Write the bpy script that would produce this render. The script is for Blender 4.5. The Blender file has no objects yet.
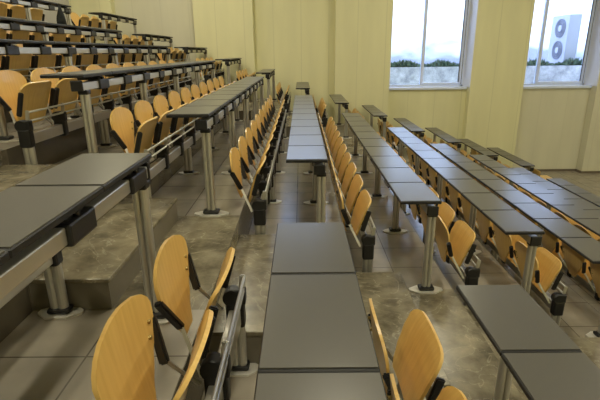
import bpy, bmesh, math, random
from mathutils import Vector, Matrix
random.seed(4)
S = bpy.context.scene
COL = S.collection

# ------------------------------------------------------------------ layout
H = 3.10                                    # eye height above the podium floor
P, R, L = 0.80, 0.2825, 0.488               # row pitch, tier rise, board length
H0, HD, W = 0.7074, 0.7369, 0.287           # eye above centre desk, desk height, desk depth
XC, POST, RIS = -0.108, -0.307, -0.45       # desk left edge, seat post, riser (centre row)
DH = {-5: -.0583, -4: .0612, -3: .0286, -2: -.0161, -1: -.034, 0: -.0034, 1: .0163, 2: -.0003, 3: .0423, 4: .0034, 5: .0101, 6: -.0394}
ROWS = range(-5, 7)
Y0, YB = 1.869, 3.10                        # far end of the nearest block, near end of the middle block
YE = YB + 10 * L
YL = 9.56                                   # near end of the last block
XW0, XW1 = -5.42, 11.5
YW, YPIER, YN = 11.9, 11.65, -3.2
ZC = 6.3

def dz(i): return H - (H0 + i * R + DH[i])
def tz(i): return dz(i) - HD

# ------------------------------------------------------------------ materials
MATS = {}
def new_mat(name):
    m = bpy.data.materials.new(name); m.use_nodes = True
    n = m.node_tree.nodes; b = n['Principled BSDF']
    MATS[name] = m
    return m, n, m.node_tree.links, b

def plain(name, col, rough=.5, metal=0., spec=.5, noise=0., nscale=30., bump=0.):
    m, n, l, b = new_mat(name)
    b.inputs['Roughness'].default_value = rough
    b.inputs['Metallic'].default_value = metal
    b.inputs['Specular IOR Level'].default_value = spec
    b.inputs['Base Color'].default_value = (*col, 1)
    if noise or bump:
        tc = n.new('ShaderNodeTexCoord'); t = n.new('ShaderNodeTexNoise')
        t.inputs['Scale'].default_value = nscale; t.inputs['Detail'].default_value = 5
        l.new(tc.outputs['Object'], t.inputs['Vector'])
        if noise:
            r = n.new('ShaderNodeValToRGB')
            r.color_ramp.elements[0].position = .3; r.color_ramp.elements[1].position = .7
            r.color_ramp.elements[0].color = (*[c * (1 - noise) for c in col], 1)
            r.color_ramp.elements[1].color = (*[min(1, c * (1 + noise)) for c in col], 1)
            l.new(t.outputs['Fac'], r.inputs['Fac']); l.new(r.outputs['Color'], b.inputs['Base Color'])
        if bump:
            bp = n.new('ShaderNodeBump'); bp.inputs['Strength'].default_value = bump; bp.inputs['Distance'].default_value = .02
            l.new(t.outputs['Fac'], bp.inputs['Height']); l.new(bp.outputs['Normal'], b.inputs['Normal'])
    return m

LAM = plain('grey_laminate', (.100, .096, .086), .28)
EDGE = plain('black_edging', (.012, .012, .014), .45)
PLAST = plain('black_plastic', (.011, .011, .013), .42)
ALU = plain('satin_aluminium', (.60, .585, .54), .38, .75)
STEEL = plain('polished_tube', (.62, .62, .60), .42, .6)
PLATE = plain('cast_base_metal', (.74, .72, .66), .4, .35)
BOLT = plain('brass_bolt', (.45, .33, .12), .35, .8)
FRAME_DAYLIT = plain('daylit_white_frame_paint', (.72, .80, 1.0), .4)  # white paint with the blue of daylight put into its colour
GASKET = plain('dark_gasket', (.10, .10, .12), .5)
REVEAL = plain('daylit_white_reveal_paint', (.88, .90, .97), .6)  # cool window light painted into the white of the reveals
GREYWALL = plain('pale_grey_plaster', (.50, .49, .47), .75, noise=.03, nscale=3)
CEIL = plain('ceiling_plaster', (.80, .78, .70), .8)
BASEB = plain('stone_baseboard', (.16, .13, .10), .4)
def facade():
    m, n, l, b = new_mat('outdoor_white_render')
    tc = n.new('ShaderNodeTexCoord'); sp = n.new('ShaderNodeSeparateXYZ'); l.new(tc.outputs['Object'], sp.inputs['Vector'])
    ns = n.new('ShaderNodeTexNoise'); ns.inputs['Scale'].default_value = .9; ns.inputs['Detail'].default_value = 6
    mp = n.new('ShaderNodeMapping'); mp.inputs['Scale'].default_value = (1, 1, 2.2)
    l.new(tc.outputs['Object'], mp.inputs['Vector']); l.new(mp.outputs['Vector'], ns.inputs['Vector'])
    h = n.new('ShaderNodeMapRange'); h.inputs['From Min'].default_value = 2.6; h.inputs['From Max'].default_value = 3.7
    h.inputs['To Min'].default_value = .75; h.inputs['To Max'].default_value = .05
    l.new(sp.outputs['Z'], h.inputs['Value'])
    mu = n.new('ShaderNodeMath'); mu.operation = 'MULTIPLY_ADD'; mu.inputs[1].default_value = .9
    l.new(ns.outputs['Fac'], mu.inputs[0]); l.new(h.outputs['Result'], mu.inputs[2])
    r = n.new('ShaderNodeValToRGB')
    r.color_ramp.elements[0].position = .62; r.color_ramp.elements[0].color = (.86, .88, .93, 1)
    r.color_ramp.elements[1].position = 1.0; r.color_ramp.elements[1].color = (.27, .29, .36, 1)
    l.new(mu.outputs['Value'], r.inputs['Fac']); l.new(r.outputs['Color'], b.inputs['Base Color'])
    b.inputs['Roughness'].default_value = .8
    return m
FACADE = facade()
HEDGE = plain('weed_leaf', (.055, .095, .060), .7, noise=.4, nscale=8)
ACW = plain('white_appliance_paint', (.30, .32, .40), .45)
ACG = plain('fan_grille_dark', (.07, .08, .12), .6)
GROUND = plain('outdoor_concrete', (.5, .5, .52), .85, noise=.1, nscale=3)
BAG = plain('black_cloth', (.010, .012, .012), .85, noise=.3, nscale=40)

def wood():
    m, n, l, b = new_mat('beech_veneer')
    tc = n.new('ShaderNodeTexCoord'); mp = n.new('ShaderNodeMapping')
    mp.inputs['Scale'].default_value = (6, 26, 1.6)
    oi = n.new('ShaderNodeObjectInfo'); ad = n.new('ShaderNodeVectorMath'); ad.operation = 'ADD'
    t = n.new('ShaderNodeTexNoise'); t.inputs['Scale'].default_value = 2.2; t.inputs['Detail'].default_value = 6
    r = n.new('ShaderNodeValToRGB')
    r.color_ramp.elements[0].position = .3; r.color_ramp.elements[1].position = .72
    r.color_ramp.elements[0].color = (.68, .43, .125, 1); r.color_ramp.elements[1].color = (.78, .52, .17, 1)
    l.new(tc.outputs['Object'], mp.inputs['Vector']); l.new(mp.outputs['Vector'], ad.inputs[0]); l.new(oi.outputs['Random'], ad.inputs[1])
    l.new(ad.outputs['Vector'], t.inputs['Vector']); l.new(t.outputs['Fac'], r.inputs['Fac']); l.new(r.outputs['Color'], b.inputs['Base Color'])
    b.inputs['Roughness'].default_value = .38
    b.inputs['Coat Weight'].default_value = .15
    return m
WOOD = wood()

def tile():
    m, n, l, b = new_mat('floor_tile')
    tc = n.new('ShaderNodeTexCoord'); br = n.new('ShaderNodeTexBrick')
    br.offset = 0; br.inputs['Scale'].default_value = 1
    br.inputs['Brick Width'].default_value = .4; br.inputs['Row Height'].default_value = .4
    br.inputs['Mortar Size'].default_value = .004; br.inputs['Mortar Smooth'].default_value = .2
    br.inputs['Color1'].default_value = (.275, .245, .195, 1); br.inputs['Color2'].default_value = (.305, .272, .220, 1)
    br.inputs['Mortar'].default_value = (.10, .085, .06, 1)
    mp = n.new('ShaderNodeMapping'); mp.inputs['Location'].default_value = (.05, .08, 0)
    l.new(tc.outputs['Object'], mp.inputs['Vector']); l.new(mp.outputs['Vector'], br.inputs['Vector'])
    ns = n.new('ShaderNodeTexNoise'); ns.inputs['Scale'].default_value = 5; ns.inputs['Detail'].default_value = 8
    l.new(tc.outputs['Object'], ns.inputs['Vector'])
    mx = n.new('ShaderNodeMix'); mx.data_type = 'RGBA'; mx.blend_type = 'OVERLAY'; mx.inputs['Factor'].default_value = .35
    l.new(br.outputs['Color'], mx.inputs['A']); l.new(ns.outputs['Fac'], mx.inputs['B']); l.new(mx.outputs['Result'], b.inputs['Base Color'])
    b.inputs['Roughness'].default_value = .27
    return m
TILE = tile()

def marble():
    m, n, l, b = new_mat('olive_marble')
    tc = n.new('ShaderNodeTexCoord')
    ns = n.new('ShaderNodeTexNoise'); ns.inputs['Scale'].default_value = 4.5; ns.inputs['Detail'].default_value = 9; ns.inputs['Roughness'].default_value = .62
    l.new(tc.outputs['Object'], ns.inputs['Vector'])
    r = n.new('ShaderNodeValToRGB')
    r.color_ramp.elements[0].position = .34; r.color_ramp.elements[0].color = (.075, .064, .042, 1)
    r.color_ramp.elements[1].position = .70; r.color_ramp.elements[1].color = (.31, .27, .185, 1)
    l.new(ns.outputs['Fac'], r.inputs['Fac'])
    wa = n.new('ShaderNodeTexNoise'); wa.inputs['Scale'].default_value = 3.4; wa.inputs['Detail'].default_value = 6; wa.inputs['Distortion'].default_value = 1.3
    l.new(tc.outputs['Object'], wa.inputs['Vector'])
    v = n.new('ShaderNodeValToRGB')
    e = v.color_ramp.elements
    e[0].position = .490; e[0].color = (0, 0, 0, 1); e[1].position = .510; e[1].color = (0, 0, 0, 1)
    k = v.color_ramp.elements.new(.5); k.color = (1, 1, 1, 1)
    l.new(wa.outputs['Fac'], v.inputs['Fac'])
    ml = n.new('ShaderNodeMath'); ml.operation = 'MULTIPLY'
    l.new(v.outputs['Color'], ml.inputs[0]); l.new(ns.outputs['Fac'], ml.inputs[1])
    mx = n.new('ShaderNodeMix'); mx.data_type = 'RGBA'
    l.new(ml.outputs['Value'], mx.inputs['Factor']); l.new(r.outputs['Color'], mx.inputs['A'])
    mx.inputs['B'].default_value = (.44, .40, .29, 1)
    l.new(mx.outputs['Result'], b.inputs['Base Color'])
    b.inputs['Roughness'].default_value = .24
    return m
MARBLE = marble()
RISER = plain('grey_riser_stone', (.175, .155, .120), .35, noise=.12, nscale=7)

def panelled(name, c1, seam):
    # painted wall boards with fine vertical seams
    m, n, l, b = new_mat(name)
    tc = n.new('ShaderNodeTexCoord'); sp = n.new('ShaderNodeSeparateXYZ')
    l.new(tc.outputs['Object'], sp.inputs['Vector'])
    a = n.new('ShaderNodeMath'); a.operation = 'WRAP'; a.inputs[1].default_value = .675; a.inputs[2].default_value = 0
    l.new(sp.outputs['X'], a.inputs[0])
    c = n.new('ShaderNodeMath'); c.operation = 'LESS_THAN'; c.inputs[1].default_value = .022
    l.new(a.outputs['Value'], c.inputs[0])
    ns = n.new('ShaderNodeTexNoise'); ns.inputs['Scale'].default_value = 1.1; ns.inputs['Detail'].default_value = 3
    mpn = n.new('ShaderNodeMapping'); mpn.inputs['Scale'].default_value = (2.5, 2.5, .4)
    l.new(tc.outputs['Object'], mpn.inputs['Vector']); l.new(mpn.outputs['Vector'], ns.inputs['Vector'])
    r = n.new('ShaderNodeValToRGB')
    r.color_ramp.elements[0].position = .3; r.color_ramp.elements[0].color = (*[x * .94 for x in c1], 1)
    r.color_ramp.elements[1].position = .7; r.color_ramp.elements[1].color = (*[x * 1.04 for x in c1], 1)
    l.new(ns.outputs['Fac'], r.inputs['Fac'])
    mx = n.new('ShaderNodeMix'); mx.data_type = 'RGBA'
    l.new(c.outputs['Value'], mx.inputs['Factor']); l.new(r.outputs['Color'], mx.inputs['A'])
    mx.inputs['B'].default_value = (*[x * seam for x in c1], 1)
    l.new(mx.outputs['Result'], b.inputs['Base Color'])
    b.inputs['Roughness'].default_value = .6
    return m
WALL_WARM_LIT = panelled('warm_lit_wall_boards', (.78, .755, .47), .90)  # cream wall boards, warm lamp light put into the yellow
WALL_GREY_LIT = panelled('grey_lit_wall_boards', (.70, .68, .53), .93)  # same wall finish, the greyer light on these parts painted into the colour

def stone():
    m, n, l, b = new_mat('rough_outdoor_stone')
    tc = n.new('ShaderNodeTexCoord')
    ns = n.new('ShaderNodeTexNoise'); ns.inputs['Scale'].default_value = 3; ns.inputs['Detail'].default_value = 9; ns.inputs['Roughness'].default_value = .7
    l.new(tc.outputs['Object'], ns.inputs['Vector'])
    r = n.new('ShaderNodeValToRGB')
    r.color_ramp.elements[0].position = .32; r.color_ramp.elements[0].color = (.20, .21, .26, 1)
    r.color_ramp.elements[1].position = .72; r.color_ramp.elements[1].color = (.72, .73, .80, 1)
    l.new(ns.outputs['Fac'], r.inputs['Fac']); l.new(r.outputs['Color'], b.inputs['Base Color'])
    bp = n.new('ShaderNodeBump'); bp.inputs['Strength'].default_value = .6; bp.inputs['Distance'].default_value = .05
    l.new(ns.outputs['Fac'], bp.inputs['Height']); l.new(bp.outputs['Normal'], b.inputs['Normal'])
    b.inputs['Roughness'].default_value = .9
    return m
STONE = stone()

def glass():
    m, n, l, b = new_mat('window_glass')
    out = n['Material Output']; n.remove(b)
    tr = n.new('ShaderNodeBsdfTransparent'); gl = n.new('ShaderNodeBsdfGlossy'); gl.inputs['Roughness'].default_value = .02
    tr.inputs['Color'].default_value = (.95, .97, 1, 1)
    fr = n.new('ShaderNodeFresnel'); fr.inputs['IOR'].default_value = 1.35
    mx = n.new('ShaderNodeMixShader')
    l.new(fr.outputs['Fac'], mx.inputs['Fac']); l.new(tr.outputs['BSDF'], mx.inputs[1]); l.new(gl.outputs['BSDF'], mx.inputs[2])
    l.new(mx.outputs['Shader'], out.inputs['Surface'])
    return m
GLASS = glass()

# ------------------------------------------------------------------ mesh helpers
class MB:
    def __init__(s): s.bm = bmesh.new(); s.mi = 0
    def box(s, x0, x1, y0, y1, z0, z1, bev=0., seg=1):
        t = bmesh.new()
        bmesh.ops.create_cube(t, size=1)
        bmesh.ops.scale(t, vec=(x1 - x0, y1 - y0, z1 - z0), verts=t.verts)
        bmesh.ops.translate(t, vec=((x0 + x1) / 2, (y0 + y1) / 2, (z0 + z1) / 2), verts=t.verts)
        if bev: bmesh.ops.bevel(t, geom=t.edges[:], offset=bev, segments=seg, affect='EDGES', profile=.5)
        s._merge(t); return s
    def tube(s, a, b, r, n=12, rx=None, bev=True):
        a, b = Vector(a), Vector(b); d = b - a
        t = bmesh.new()
        bmesh.ops.create_cone(t, cap_ends=True, segments=n, radius1=r, radius2=r if rx is None else rx, depth=d.length)
        q = Vector((0, 0, 1)).rotation_difference(d.normalized()) if d.length else Matrix.Identity(3).to_quaternion()
        bmesh.ops.transform(t, matrix=Matrix.Translation((a + b) / 2) @ q.to_matrix().to_4x4(), verts=t.verts)
        s._merge(t, smooth=True); return s
    def strap(s, a, b, wx, wy, bev=.003):
        # a flat bar from a to b (mainly upright), wx by wy in section
        a, b = Vector(a), Vector(b); d = b - a
        t = bmesh.new(); bmesh.ops.create_cube(t, size=1)
        bmesh.ops.scale(t, vec=(wx, wy, d.length), verts=t.verts)
        if bev: bmesh.ops.bevel(t, geom=t.edges[:], offset=bev, segments=2, affect='EDGES')
        q = Vector((0, 0, 1)).rotation_difference(d.normalized())
        bmesh.ops.transform(t, matrix=Matrix.Translation((a + b) / 2) @ q.to_matrix().to_4x4(), verts=t.verts)
        s._merge(t); return s
    def prism(s, pts, z0, z1):
        lo = [s.bm.verts.new((x, y, z0)) for x, y in pts]; hi = [s.bm.verts.new((x, y, z1)) for x, y in pts]
        n = len(pts)
        fs = [s.bm.faces.new(lo[::-1]), s.bm.faces.new(hi)]
        for k in range(n): fs.append(s.bm.faces.new((lo[k], lo[(k + 1) % n], hi[(k + 1) % n], hi[k])))
        for f in fs: f.material_index = s.mi
        return s
    def _merge(s, t, smooth=False):
        vm = {v: s.bm.verts.new(v.co) for v in t.verts}
        for f in t.faces:
            try:
                g = s.bm.faces.new([vm[v] for v in f.verts]); g.material_index = s.mi
                g.smooth = smooth and len(f.verts) == 4
            except ValueError: pass
        t.free()
    def mesh(s, name, mats):
        bmesh.ops.recalc_face_normals(s.bm, faces=s.bm.faces[:])
        me = bpy.data.meshes.new(name); s.bm.to_mesh(me); s.bm.free()
        for m in (mats if isinstance(mats, (list, tuple)) else [mats]): me.materials.append(m)
        return me
    def build(s, name, mats, parent=None, loc=None):
        return put(name, s.mesh(name, mats), parent, loc)

def put(name, me, parent=None, loc=None):
    o = bpy.data.objects.new(name, me); COL.objects.link(o)
    if parent is not None: o.parent = parent
    if loc is not None: o.location = loc
    return o
def thing(name, loc, label, cat, group=None):
    o = put(name, None, None, loc); o.empty_display_size = .1
    o['label'] = label; o['category'] = cat
    if group: o['group'] = group
    return o
def tag(o, label, cat, group=None):
    o['label'] = label; o['category'] = cat
    if group: o['group'] = group
    return o
def struct(o): o['kind'] = 'structure'; return o

def lerp(tab, t):
    for (a, va), (b, vb) in zip(tab, tab[1:]):
        if t <= b:
            f = (t - a) / (b - a); f = f * f * (3 - 2 * f) * .35 + f * .65
            return va + (vb - va) * f
    return tab[-1][1]

def shell(wtab, ptab, z0, z1, curve, th, nz=20, nu=10):
    """bent plywood panel: half width and x offset by height, slightly hollow across"""
    bm = bmesh.new(); g = []
    for k in range(nz + 1):
        t = k / nz
        t = t if t < .7 else .7 + .3 * math.sin((t - .7) / .3 * math.pi / 2)
        w = lerp(wtab, t); x = lerp(ptab, t); row = []
        for j in range(nu + 1):
            u = -1 + 2 * j / nu
            row.append(bm.verts.new((x + curve * u * u * (w / .2) ** 2, u * w, z0 + (z1 - z0) * t)))
        g.append(row)
    for k in range(nz):
        for j in range(nu):
            bm.faces.new((g[k][j], g[k][j + 1], g[k + 1][j + 1], g[k + 1][j]))
    bmesh.ops.recalc_face_normals(bm, faces=bm.faces[:])
    r = bmesh.ops.solidify(bm, geom=bm.faces[:], thickness=th)
    bmesh.ops.recalc_face_normals(bm, faces=bm.faces[:])
    for f in bm.faces: f.smooth = True
    return bm

def shell_mesh(name, *a):
    bm = shell(*a); me = bpy.data.meshes.new(name); bm.to_mesh(me); bm.free(); me.materials.append(WOOD)
    try: me.set_sharp_from_angle(angle=math.radians(45))
    except Exception: pass
    return me

# ------------------------------------------------------------------ folding chair (local: x=0 over the rail, y=0 mid seat, z=0 tread)
BACK_P = [(0, -.160), (.2, -.178), (.42, -.193), (.65, -.205), (.85, -.214), (1, -.220)]
BACK_W = [(0, .050), (.15, .085), (.35, .138), (.52, .180), (.66, .202), (.77, .206), (.86, .190), (.93, .156), (.975, .104), (1, .03)]
BZ0, BZ1 = .390, .758
SEAT_P = [(0, -.084), (.3, -.060), (.6, -.032), (.85, -.003), (1, .024)]
SEAT_W = [(0, .150), (.12, .175), (.35, .190), (.65, .200), (.86, .200), (.94, .186), (.985, .156), (1, .120)]
SZ0, SZ1 = .385, .678
me_back = shell_mesh('backrest', BACK_W, BACK_P, BZ0, BZ1, .012, .012)
me_seat = shell_mesh('seat', SEAT_W, SEAT_P, SZ0, SZ1, -.012, .013)
def bx(z): return lerp(BACK_P, (z - BZ0) / (BZ1 - BZ0))
def bw(z): return lerp(BACK_W, (z - BZ0) / (BZ1 - BZ0))
def sx(z): return lerp(SEAT_P, (z - SZ0) / (SZ1 - SZ0))
def sw(z): return lerp(SEAT_W, (z - SZ0) / (SZ1 - SZ0))
def clip_mesh(s):
    m = MB()
    za, zb = .485, .625
    a = (bx(za) + .042, s * (bw(za) + .026), za); b = (bx(zb) + .012, s * (bw(zb) + .006), zb)
    m.strap(a, b, .032, .024, .006)
    return m.mesh('back_clip', PLAST)
def arm_mesh(s):
    m = MB()
    m.strap((-.056, s * .226, .335), (bx(.485) + .040, s * (bw(.485) + .026), .50), .016, .010, .003)
    return m.mesh('back_arm', ALU)
def pad_mesh(s):
    m = MB()
    m.strap((sx(.46) + .020, s * .212, .455), (sx(.60) + .020, s * .214, .615), .034, .018, .005)
    return m.mesh('seat_pad', PLAST)
def bolt_mesh(z):
    m = MB(); y = bw(z) - .040
    m.tube((bx(z) - .004, y, z), (bx(z) + .026, y, z), .007, 8)
    return m.mesh('bolt', BOLT)
ME_CH = {'clip': [clip_mesh(-1), clip_mesh(1)], 'arm': [arm_mesh(-1), arm_mesh(1)], 'pad': [pad_mesh(-1), pad_mesh(1)], 'bolt': [bolt_mesh(.585), bolt_mesh(.63)]}

def chair(x, y, z, label, group, small=False):
    c = thing('folding_chair', (x, y, z), label, 'chair', group)
    b = put('backrest', me_back, c)
    b.rotation_euler.y = random.uniform(-.025, .025) * 0
    put('seat', me_seat, c)
    for k in (0, 1):
        put('back_clip', ME_CH['clip'][k], c); put('back_arm', ME_CH['arm'][k], c); put('seat_pad', ME_CH['pad'][k], c)
    if not small:
        for k in (0, 1): put('bolt', ME_CH['bolt'][k], b)
    return c

# ------------------------------------------------------------------ seat rail parts
def bracket_mesh():
    m = MB()
    m.box(-.042, .042, -.032, .032, .245, .375, .012, 2)
    m.tube((-.012, -.030, .395), (-.012, .030, .395), .040, 14)
    m.box(-.030, .050, -.026, .026, .36, .435, .010, 2)
    return m.mesh('bracket', PLAST)
me_br = bracket_mesh()
me_up = MB().strap((.030, 0, .43), (.040, 0, .500), .026, .014, .004).mesh('upright', ALU)
def profile_post(name, z0, z1, wx=.044, wy=.058, gap=.019):
    m = MB()
    for s in (-1, 1):
        pts = [(s * gap + (wx / 2 - gap * .45 + .006) * math.cos(a), wy / 2 * math.sin(a)) for a in [2 * math.pi * k / 14 for k in range(14)]]
        m.prism(pts, z0, z1)
    return m
def base_mesh(lx, ly):
    m = MB()
    pts = []
    for sxn, syn in ((1, 0), (0, 1), (-1, 0), (0, -1)):
        pass
    pts = [(-lx, -ly * .25), (-lx * .45, -ly), (lx * .45, -ly), (lx, -ly * .25), (lx, ly * .25), (lx * .45, ly), (-lx * .45, ly), (-lx, ly * .25)]
    m.prism(pts, 0, .010)
    return m.mesh('base_plate', PLATE)
me_base = base_mesh(.125, .062); me_base_s = base_mesh(.10, .055)
me_collar = MB().box(-.058, .058, -.038, .038, .010, .038, .012, 2).mesh('collar', PLAST)
me_collar_s = MB().box(-.050, .050, -.034, .034, .010, .034, .012, 2).mesh('collar', PLAST)
me_spost = profile_post('post', .012, .26, .05, .046, .017).mesh('post', ALU)

def seat_rail(x, y0, z, n, label, group, posts):
    r = thing('seat_rail', (x, y0, z), label, 'seat rail', group)
    ln = n * L
    MB().box(-.026, .026, .0, ln, .262, .340, .006, 2).build('rail_beam', ALU, r)
    for k in range(n + 1):
        b = put('bracket', me_br, r, (0, k * L, 0)); put('upright', me_up, b)
    for zz, xx in ((.428, .040), (.488, .046)):
        MB().tube((xx, 0, zz), (xx, ln, zz), .0075, 10).build('rod', STEEL, r)
    for yy in posts:
        p = put('post', me_spost, r, (0, yy, 0)); put('base_plate', me_base_s, p); put('collar', me_collar_s, p)
    return r

# ------------------------------------------------------------------ long desk parts (local: x=0 left edge, y=0 near end, z=0 tread)
TH = .024
def panel_mesh():
    m = MB()
    m.mi = 0; m.box(.004, W - .004, .010, L - .010, HD - .004, HD, 0)
    m.mi = 1; m.box(0, W, .0015, L - .0015, HD - TH, HD - .0035, .003, 1)
    return m.mesh('desk_board', [LAM, EDGE])
me_panel = panel_mesh()
def clamp_mesh():
    m = MB()
    m.box(W - .100, W - .008, -.082, .082, HD - .116, HD - .048, .008, 2)
    m.box(W - .20, W - .030, -.026, .026, HD - .055, HD - TH, .006, 1)
    m.box(W - .095, W - .03, -.055, .055, HD - .052, HD - .036, .004, 1)
    m.tube((W - .030, -.01, HD - .040), (W - .014, -.01, HD - .040), .008, 8)
    return m.mesh('clamp', PLAST)
me_clamp = clamp_mesh()
LX = W - .042
me_leg = profile_post('leg', .012, HD - .104, .036, .050, .0150).mesh('leg', ALU)
me_joint = MB().box(-.034, .034, -.030, .030, HD - .136, HD - .104, .007, 2).mesh('joint', PLAST)

def long_desk(x, y0, z, n, label, group, legs):
    d = thing('long_desk', (x, y0, z), label, 'desk', group)
    ln = n * L
    for k in range(n): put('desk_board', me_panel, d, (0, k * L, 0))
    MB().box(W - .092, W - .022, .004, ln - .004, HD - .108, HD - .056, .005, 2).build('support_beam', ALU, d)
    for ya, yb in ((-.003, .014), (ln - .014, ln + .003)):
        MB().box(W - .096, W - .016, ya, yb, HD - .110, HD - .040, .005, 1).build('end_cap', PLAST, d)
    for k in range(n): put('clamp', me_clamp, d, (0, (k + 1) * L - .140, 0))
    for yy in legs:
        p = put('leg', me_leg, d, (LX, yy, 0)); put('base_plate', me_base, p); put('collar', me_collar, p); put('joint', me_joint, p)
    return d

# ------------------------------------------------------------------ camera
cam = bpy.data.cameras.new('camera'); co = bpy.data.objects.new('camera', cam); COL.objects.link(co)
cam.sensor_width = 36; cam.lens = 459.3 / 600 * 36; cam.clip_start = .02; cam.clip_end = 200
PITCH, YAW, ROLL = .3125, -.0049, -.0104
co.location = (0, 0, H)
co.matrix_world = Matrix.Translation((0, 0, H)) @ Matrix.Rotation(-YAW, 4, 'Z') @ Matrix.Rotation(math.pi / 2 - PITCH, 4, 'X') @ Matrix.Rotation(ROLL, 4, 'Z')
S.camera = co
bpy.context.view_layer.update()
_inv = co.matrix_world.inverted()
def px(p):
    v = _inv @ Vector(p)
    if v.z > -.05: return None
    return (300 + 459.3 * v.x / -v.z, 200 - 459.3 * v.y / -v.z)
def in_view(p, m=30):
    q = px(p)
    return q is not None and -m < q[0] < 600 + m and -m < q[1] < 400 + m

# ------------------------------------------------------------------ words for the rows
ORD = ['first', 'second', 'third', 'fourth', 'fifth', 'sixth', 'seventh', 'eighth', 'ninth', 'tenth', 'eleventh', 'twelfth']
def row_words(i):
    if i == 0: return 'centre row'
    return '%s row %s of centre row' % (ORD[abs(i) - 1], 'left' if i < 0 else 'right')
def row_group(i): return 'the centre row' if i == 0 else 'the %s row to the %s' % (ORD[abs(i) - 1], 'left' if i < 0 else 'right')

# ------------------------------------------------------------------ rows
OFF = {0: .05, 1: .12, -1: .0, -2: .06}
FAR_SHIFT = {-5: .30, -4: .30, -3: .30}
FAR_SHIFT.update({0: -.02, 1: -.04, 2: .03, 3: .2, 4: .35, 5: .5, 6: .55})
def chairs_for(i, y0, n, where):
    for k in range(n):
        y = y0 + (k + .5) * L
        x = POST + P * i
        if not (in_view((x - .2, y, tz(i) + .7), 45) or in_view((x, y, tz(i) + .45), 45)): continue
        chair(x, y, tz(i), 'beech folding chair, %s from near end, %s, %s' % (ORD[k], where, row_words(i)),
              'folding chairs of ' + row_group(i), small=(where == 'window-end block'))

for i in ROWS:
    z = tz(i); xd = XC + P * i; xp = POST + P * i
    fs = FAR_SHIFT.get(i, 0)
    long_desk(xd, YB + fs, z, 10, 'grey long desk with ten boards, middle block, %s' % row_words(i), 'long desks of the middle block',
              [.07, 1.27, 2.44, 3.61, 4.81])
    ro = OFF.get(i, .03) + fs
    seat_rail(xp, YB + ro, z, 10, 'aluminium seat rail with black brackets, middle block, %s' % row_words(i), 'seat rails of the middle block', [.0, 1.27, 2.44, 3.61, 4.84])
    chairs_for(i, YB + ro, 10, 'middle block')
    long_desk(xd, YL, z, 4, 'short grey desk of four boards by window wall, %s' % row_words(i), 'short desks by the window wall', [.07, 1.88])
    seat_rail(xp, YL + .02, z, 4, 'short aluminium seat rail by window wall, %s' % row_words(i), 'seat rails by the window wall', [.0, 1.93])
    chairs_for(i, YL + .02, 4, 'window-end block')

NEAR = {-1: .0, 0: .0, 1: -.012}
for i in (-1, 0, 1):
    z = tz(i); n = 4
    yn = Y0 + NEAR[i] - n * L
    long_desk(XC + P * i, yn, z, n, {-1: 'grey long desk in left foreground with aluminium beam showing', 0: 'grey long desk in bottom centre foreground, nearest the viewer',
              1: 'grey long desk in bottom right foreground beside marble steps'}[i], 'long desks of the foreground block', [.07, n * L - .07])
    yr = Y0 - .03 - 4 * L
    seat_rail(POST + P * i, yr, z, 4, {-1: 'aluminium seat rail behind left foreground desk, foot by marble step', 0: 'aluminium seat rail between left and centre foreground desks',
              1: 'aluminium seat rail between centre and right foreground desks'}[i], 'seat rails of the foreground block', [0.3, 4 * L])
    for k in range(4):
        y = Y0 - .03 - (k + .5) * L
        x = POST + P * i
        if i < 0 or not in_view((x - .2, y, z + .7), 60): continue
        chair(x, y, z, 'beech folding chair, %s from marble steps, foreground block, %s' % (ORD[k], {0: 'between left and centre desks', 1: 'right of centre desk'}[i]),
              'folding chairs of the foreground block')

# ------------------------------------------------------------------ stepped floor
YA0, YA1 = Y0 - .01, YB + .04
YC0, YC1 = YE + .02, YL - .02
m = MB()
for i in ROWS:
    xa = RIS + P * i if i > -5 else XW0
    xb = RIS + P * (i + 1) if i < 6 else XW1
    zt = tz(i)
    for (ya, yb, mi) in ((YN, YA0, 0), (YA0, YA1, 1), (YA1, YC0, 0), (YC0, YC1, 1), (YC1, YW, 0)):
        m.mi = mi if i < 6 else 0
        m.box(xa, xb, ya, yb, -.25, zt)
struct(m.build('floor', [TILE, MARBLE]))
# half-height marble steps in the two aisles, against each riser
for i in range(-4, 7):
    for (ya, yb) in ((YA0 + .005, YB - .02), (YC0 + .1, YC1 - .08)):
        h = (tz(i - 1) - tz(i)) * .60
        b_ = MB(); b_.box(0, .364, ya + .008, yb - .008, 0, h - .022)
        b_.mi = 1; b_.box(0, .372, ya, yb, h - .022, h, .003, 1)
        o = b_.build('aisle_step', [RISER, MARBLE], None, (RIS + P * i, 0, tz(i)))
        struct(o)

# ------------------------------------------------------------------ walls
PIERS = [(-5.42, -4.45), (-2.53, -1.13), (.83, 2.17), (4.17, 5.48), (7.30, 8.75)]
def mat_pier(k): return WALL_GREY_LIT if k == 4 else WALL_WARM_LIT
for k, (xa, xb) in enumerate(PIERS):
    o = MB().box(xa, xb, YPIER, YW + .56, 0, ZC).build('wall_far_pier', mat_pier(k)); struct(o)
RECS = [(-4.45, -2.53), (-1.13, .83), (2.17, 4.17), (5.48, 7.30)]
SILL = H - .90
def recess(xa, xb, mat, win):
    m = MB()
    if win is None: m.box(xa, xb, YW, YW + .56, 0, ZC)
    else:
        wz0, wz1 = win
        m.box(xa, xb, YW, YW + .56, 0, wz0); m.box(xa, xb, YW, YW + .56, wz1, ZC)
    struct(m.build('wall_far', mat))
WZ1 = 4.62
recess(*RECS[0], WALL_GREY_LIT, None)
recess(*RECS[1], WALL_WARM_LIT, (4.50, 5.60))
recess(*RECS[2], WALL_WARM_LIT, (SILL, WZ1))
recess(*RECS[3], WALL_GREY_LIT, (SILL, WZ1))
struct(MB().box(8.75, XW1 + .2, YW, YW + .56, 0, ZC).build('wall_far', WALL_GREY_LIT))

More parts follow.
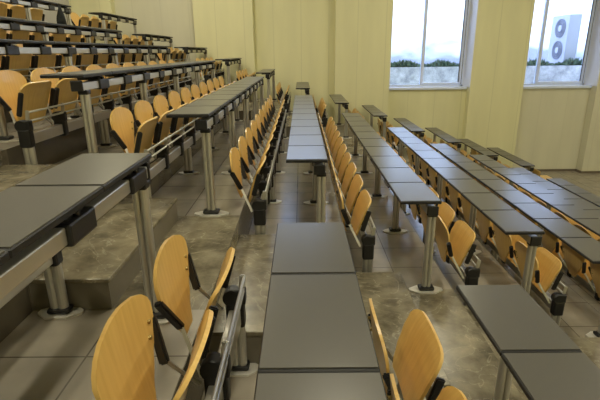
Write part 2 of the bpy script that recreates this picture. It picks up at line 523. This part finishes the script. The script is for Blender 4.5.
def window(num, xa, xb, z0, z1, mull, fr_r):
    f = MB(); d0, d1 = YW + .30, YW + .37; t = .06
    f.box(xa, xb, d0, d1, z0, z0 + t, .004); f.box(xa, xb, d0, d1, z1 - t, z1, .004)
    f.box(xa, xa + t, d0, d1, z0, z1, .004); f.box(xb - t, xb, d0, d1, z0, z1, .004)
    w = struct(f.build('window_%d' % num, FRAME_DAYLIT))
    MB().box(mull - .035, mull + .035, d0 - .01, d1 + .01, z0 + t, z1 - t, .004).build('mullion', FRAME_DAYLIT, w)
    a = MB()
    a.box(xb - t - .055, xb - t - .005, d0 - .012, d1, z0 + t, z1 - t, .004)
    a.box(mull + .04, xb - t - .055, d0 - .012, d1, z0 + t, z0 + t + .045, .004)
    a.build('sliding_sash', FRAME_DAYLIT, w)
    MB().box(xb - t - .006, xb - t + .010, d0 - .006, d0 + .004, z0 + t, z1 - t).build('gasket', GASKET, w)
    MB().box(xb - t - .075, xb - t - .056, d0 + .002, d0 + .02, z0 + t + .05, z1 - t).build('gasket', GASKET, w)
    MB().box(xa + t * .5, xb - t * .5, YW + .333, YW + .339, z0 + t * .5, z1 - t * .5).build('pane', GLASS, w)
    MB().box(xa, xb, YW - .05, YW + .31, z0 - .045, z0 + .012, .006).build('window_sill', FRAME_DAYLIT, w)
    # white lining, daylight tint in its colour, of the opening and the pier flank above the sill
    r = MB()
    r.box(xb - .012, xb, YPIER + .002, YW + .30, z0 + .012, z1)
    r.box(xa, xa + .012, YPIER + .002, YW + .30, z0 + .012, z1)
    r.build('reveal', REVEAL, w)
    return w
window(1, 2.17, 4.17, SILL, WZ1, 3.10, 0)
window(2, 5.48, 7.30, SILL, WZ1, 6.06, 0)
window(3, -1.13, .83, 4.50, 5.60, -.15, 0)
window(4, -4.45, -2.53, 0, 0, 0, 0) if False else None

struct(MB().box(XW0 - .2, XW0, YN, YW + .56, -.2, ZC).build('wall_left', GREYWALL))
struct(MB().box(XW1, XW1 + .2, YN, YW + .56, -.2, ZC).build('wall_right', WALL_WARM_LIT))
struct(MB().box(XW0 - .2, XW1 + .2, YN - .2, YN, -.2, ZC).build('wall_near', WALL_WARM_LIT))
struct(MB().box(XW0 - .2, XW1 + .2, YN - .2, YW + .56, ZC, ZC + .15).build('ceiling', CEIL))
# skirting on the podium level
sk = MB()
sk.box(5.48, 7.30, YW - .012, YW, 0, .06); sk.box(7.30 - .012, 7.30, YPIER, YW - .012, 0, .06); sk.box(7.30 - .012, 8.75, YPIER - .012, YPIER, 0, .06)
sk.box(4.36, 5.48, YPIER - .012, YPIER, 0, .06)
struct(sk.build('baseboard_far', BASEB))

# ------------------------------------------------------------------ outdoors beyond the windows
ZG = H - .37
struct(MB().box(-6, 16, YW + .56, 15.0, -.2, 1.0).build('outdoor_ground', GROUND))
struct(MB().box(-6, 16, 14.0, 14.35, 1.0, ZG - .10).build('outdoor_stone_wall', STONE))
struct(MB().box(-6, 16, 14.35, 17.5, 1.0, ZG - .16).build('outdoor_terrace', GROUND))
struct(MB().box(-6, 16, 17.3, 17.6, ZG - .16, 5.7).build('outdoor_facade', FACADE))
bm = bmesh.new()
for k in range(3000):
    x = random.uniform(1.0, 11.5); y = 14.05 + random.random() * .28
    h = random.uniform(.05, .20) * (.45 + .8 * (.5 + .5 * math.sin(x * 3.1 + 2 * math.sin(x * 1.7))) ** 1.5)
    z = ZG - .094
    a = random.uniform(0, 6.28); w = random.uniform(.012, .03)
    dx, dy = math.cos(a) * w, math.sin(a) * w; lx, ly = random.uniform(-.06, .06), random.uniform(-.06, .06)
    vs = [bm.verts.new(p) for p in ((x - dx, y - dy, z), (x + dx, y + dy, z), (x + dx + lx, y + dy + ly, z + h * .7), (x + lx * 1.5, y + ly * 1.5, z + h), (x - dx + lx, y - dy + ly, z + h * .7))]
    bm.faces.new(vs)
me = bpy.data.meshes.new('weeds'); bm.to_mesh(me); bm.free(); me.materials.append(HEDGE)
o = put('weeds', me); o['kind'] = 'stuff'; tag(o, 'dark green weeds along the top of the outdoor stone wall', 'weeds')

# twin-fan outdoor unit, front facing left
AX, AY, AZ = 7.88, 14.42, ZG - .16
ac = thing('air_conditioner', (AX, AY, AZ), 'white twin-fan outdoor air conditioner seen through right window', 'air conditioner')
AW, AH, AD = 1.0, 1.40, .36
MB().box(0, AD, 0, AW, .10, .10 + AH, .02, 2).build('casing', ACW, ac)
for s in (.12, AW - .18): MB().box(.02, AD - .02, s, s + .06, 0, .11, .005).build('foot', ACW, ac)
for zc in (.10 + AH * .28, .10 + AH * .73):
    g = MB().tube((-.012, AW * .44, zc), (.01, AW * .44, zc), .275, 28).build('fan_grille', ACG, ac)
    MB().tube((-.028, AW * .44, zc), (-.011, AW * .44, zc), .095, 18).build('fan_hub', ACW, g)
    rg = MB()
    for rr in (.16, .22, .27):
        n = 28
        for q in range(n):
            a0, a1 = 2 * math.pi * q / n, 2 * math.pi * (q + 1) / n
            rg.tube((-.02, AW * .44 + rr * math.cos(a0), zc + rr * math.sin(a0)), (-.02, AW * .44 + rr * math.cos(a1), zc + rr * math.sin(a1)), .006, 5)
    rg.build('guard_ring', ACW, g)

# ------------------------------------------------------------------ small single things
# black bag on a desk top
i = -4
b = MB()
prof = [(0, .075, .050), (.05, .080, .052), (.10, .066, .045), (.15, .042, .030), (.20, .026, .018), (.235, .016, .012)]
bg = thing('bag', (XC + W - .10 + P * i, 6.42, dz(i)), 'small black peaked cloth bag standing on a left desk near grey wall', 'bag')
bm = bmesh.new(); rows = []
for (zz, ry, rx) in prof:
    rows.append([bm.verts.new((rx * math.cos(a) + .004 * math.sin(3 * a + zz * 40), ry * math.sin(a) + .006 * math.cos(2 * a + zz * 30), zz)) for a in [2 * math.pi * k / 16 for k in range(16)]])
for r0, r1 in zip(rows, rows[1:]):
    for k in range(16): bm.faces.new((r0[k], r0[(k + 1) % 16], r1[(k + 1) % 16], r1[k])).smooth = True
bm.faces.new(rows[0][::-1]); bm.faces.new(rows[-1])
me = bpy.data.meshes.new('bag_body'); bm.to_mesh(me); bm.free(); me.materials.append(BAG); put('bag_body', me, bg)
hb = MB()
for q in range(8):
    a0, a1 = math.pi * q / 8, math.pi * (q + 1) / 8
    hb.tube((0, .014 * math.cos(a0), .232 + .03 * math.sin(a0)), (0, .014 * math.cos(a1), .232 + .03 * math.sin(a1)), .004, 6)
hb.build('strap', BAG, bg)

# single chair on the podium floor beyond the front row
ch = thing('podium_chair', (5.30, 9.75, 0), 'single pale wooden chair with black legs on open floor by window wall', 'chair')
MB().box(-.17, .17, -.19, .19, .400, .420, .008, 2).build('seat', WOOD, ch)
for sx_ in (-1, 1):
    for sy_ in (-1, 1):
        MB().tube((sx_ * .15, sy_ * .17, .402), (sx_ * .18, sy_ * .19, 0), .011, 8).build('leg', PLAST, ch)
bk = MB().box(-.19, -.175, -.17, .17, .500, .600, .006, 2).build('backrest', WOOD, ch)
for sy_ in (-1, 1):
    MB().tube((-.165, sy_ * .14, .41), (-.170, sy_ * .14, .585), .010, 8).build('back_post', PLAST, ch)

# ------------------------------------------------------------------ light
wd = bpy.data.worlds.new('sky'); S.world = wd; wd.use_nodes = True
bgn = wd.node_tree.nodes['Background']; bgn.inputs['Color'].default_value = (.56, .70, 1.0, 1); bgn.inputs['Strength'].default_value = 7.6

def area(name, loc, sx_, sy_, power, col, rot=(0, 0, 0)):
    a = bpy.data.lights.new(name, 'AREA'); a.shape = 'RECTANGLE'; a.size = sx_; a.size_y = sy_; a.energy = power; a.color = col
    o = bpy.data.objects.new(name, a); COL.objects.link(o); o.location = loc; o.rotation_euler = rot
    return o
WARM = (1.0, .93, .70)
for x, y in [(x, y) for x in (-3.4, .4, 4.4, 8.2) for y in (-.5, 3.8)] + [(-3.7, 8.8), (-1.6, 8.8), (2.8, 8.8), (7.8, 8.8)]:
    area('ceiling_lamp', (x, y, ZC - .06), .35, 1.8, 62, WARM)
# daylight through the window openings
for (xa, xb, z0, z1) in ((2.17, 4.17, SILL, WZ1), (5.48, 7.30, SILL, WZ1), (-1.13, .83, 4.50, 5.60)):
    o = area('window_portal', ((xa + xb) / 2, YW + .46, (z0 + z1) / 2), xb - xa, z1 - z0, 1, (1, 1, 1), (-math.pi / 2, 0, 0))
    o.data.cycles.is_portal = True

# ------------------------------------------------------------------ view
S.view_settings.view_transform = 'Standard'; S.view_settings.look = 'None'
S.view_settings.gamma = 1; S.view_settings.use_curve_mapping = False
S.view_settings.exposure = 0.0
S.cycles.use_denoising = True
S.cycles.max_bounces = 8; S.cycles.diffuse_bounces = 5; S.cycles.transparent_max_bounces = 8
S.cycles.sample_clamp_indirect = 6
S.cycles.caustics_reflective = False; S.cycles.caustics_refractive = False
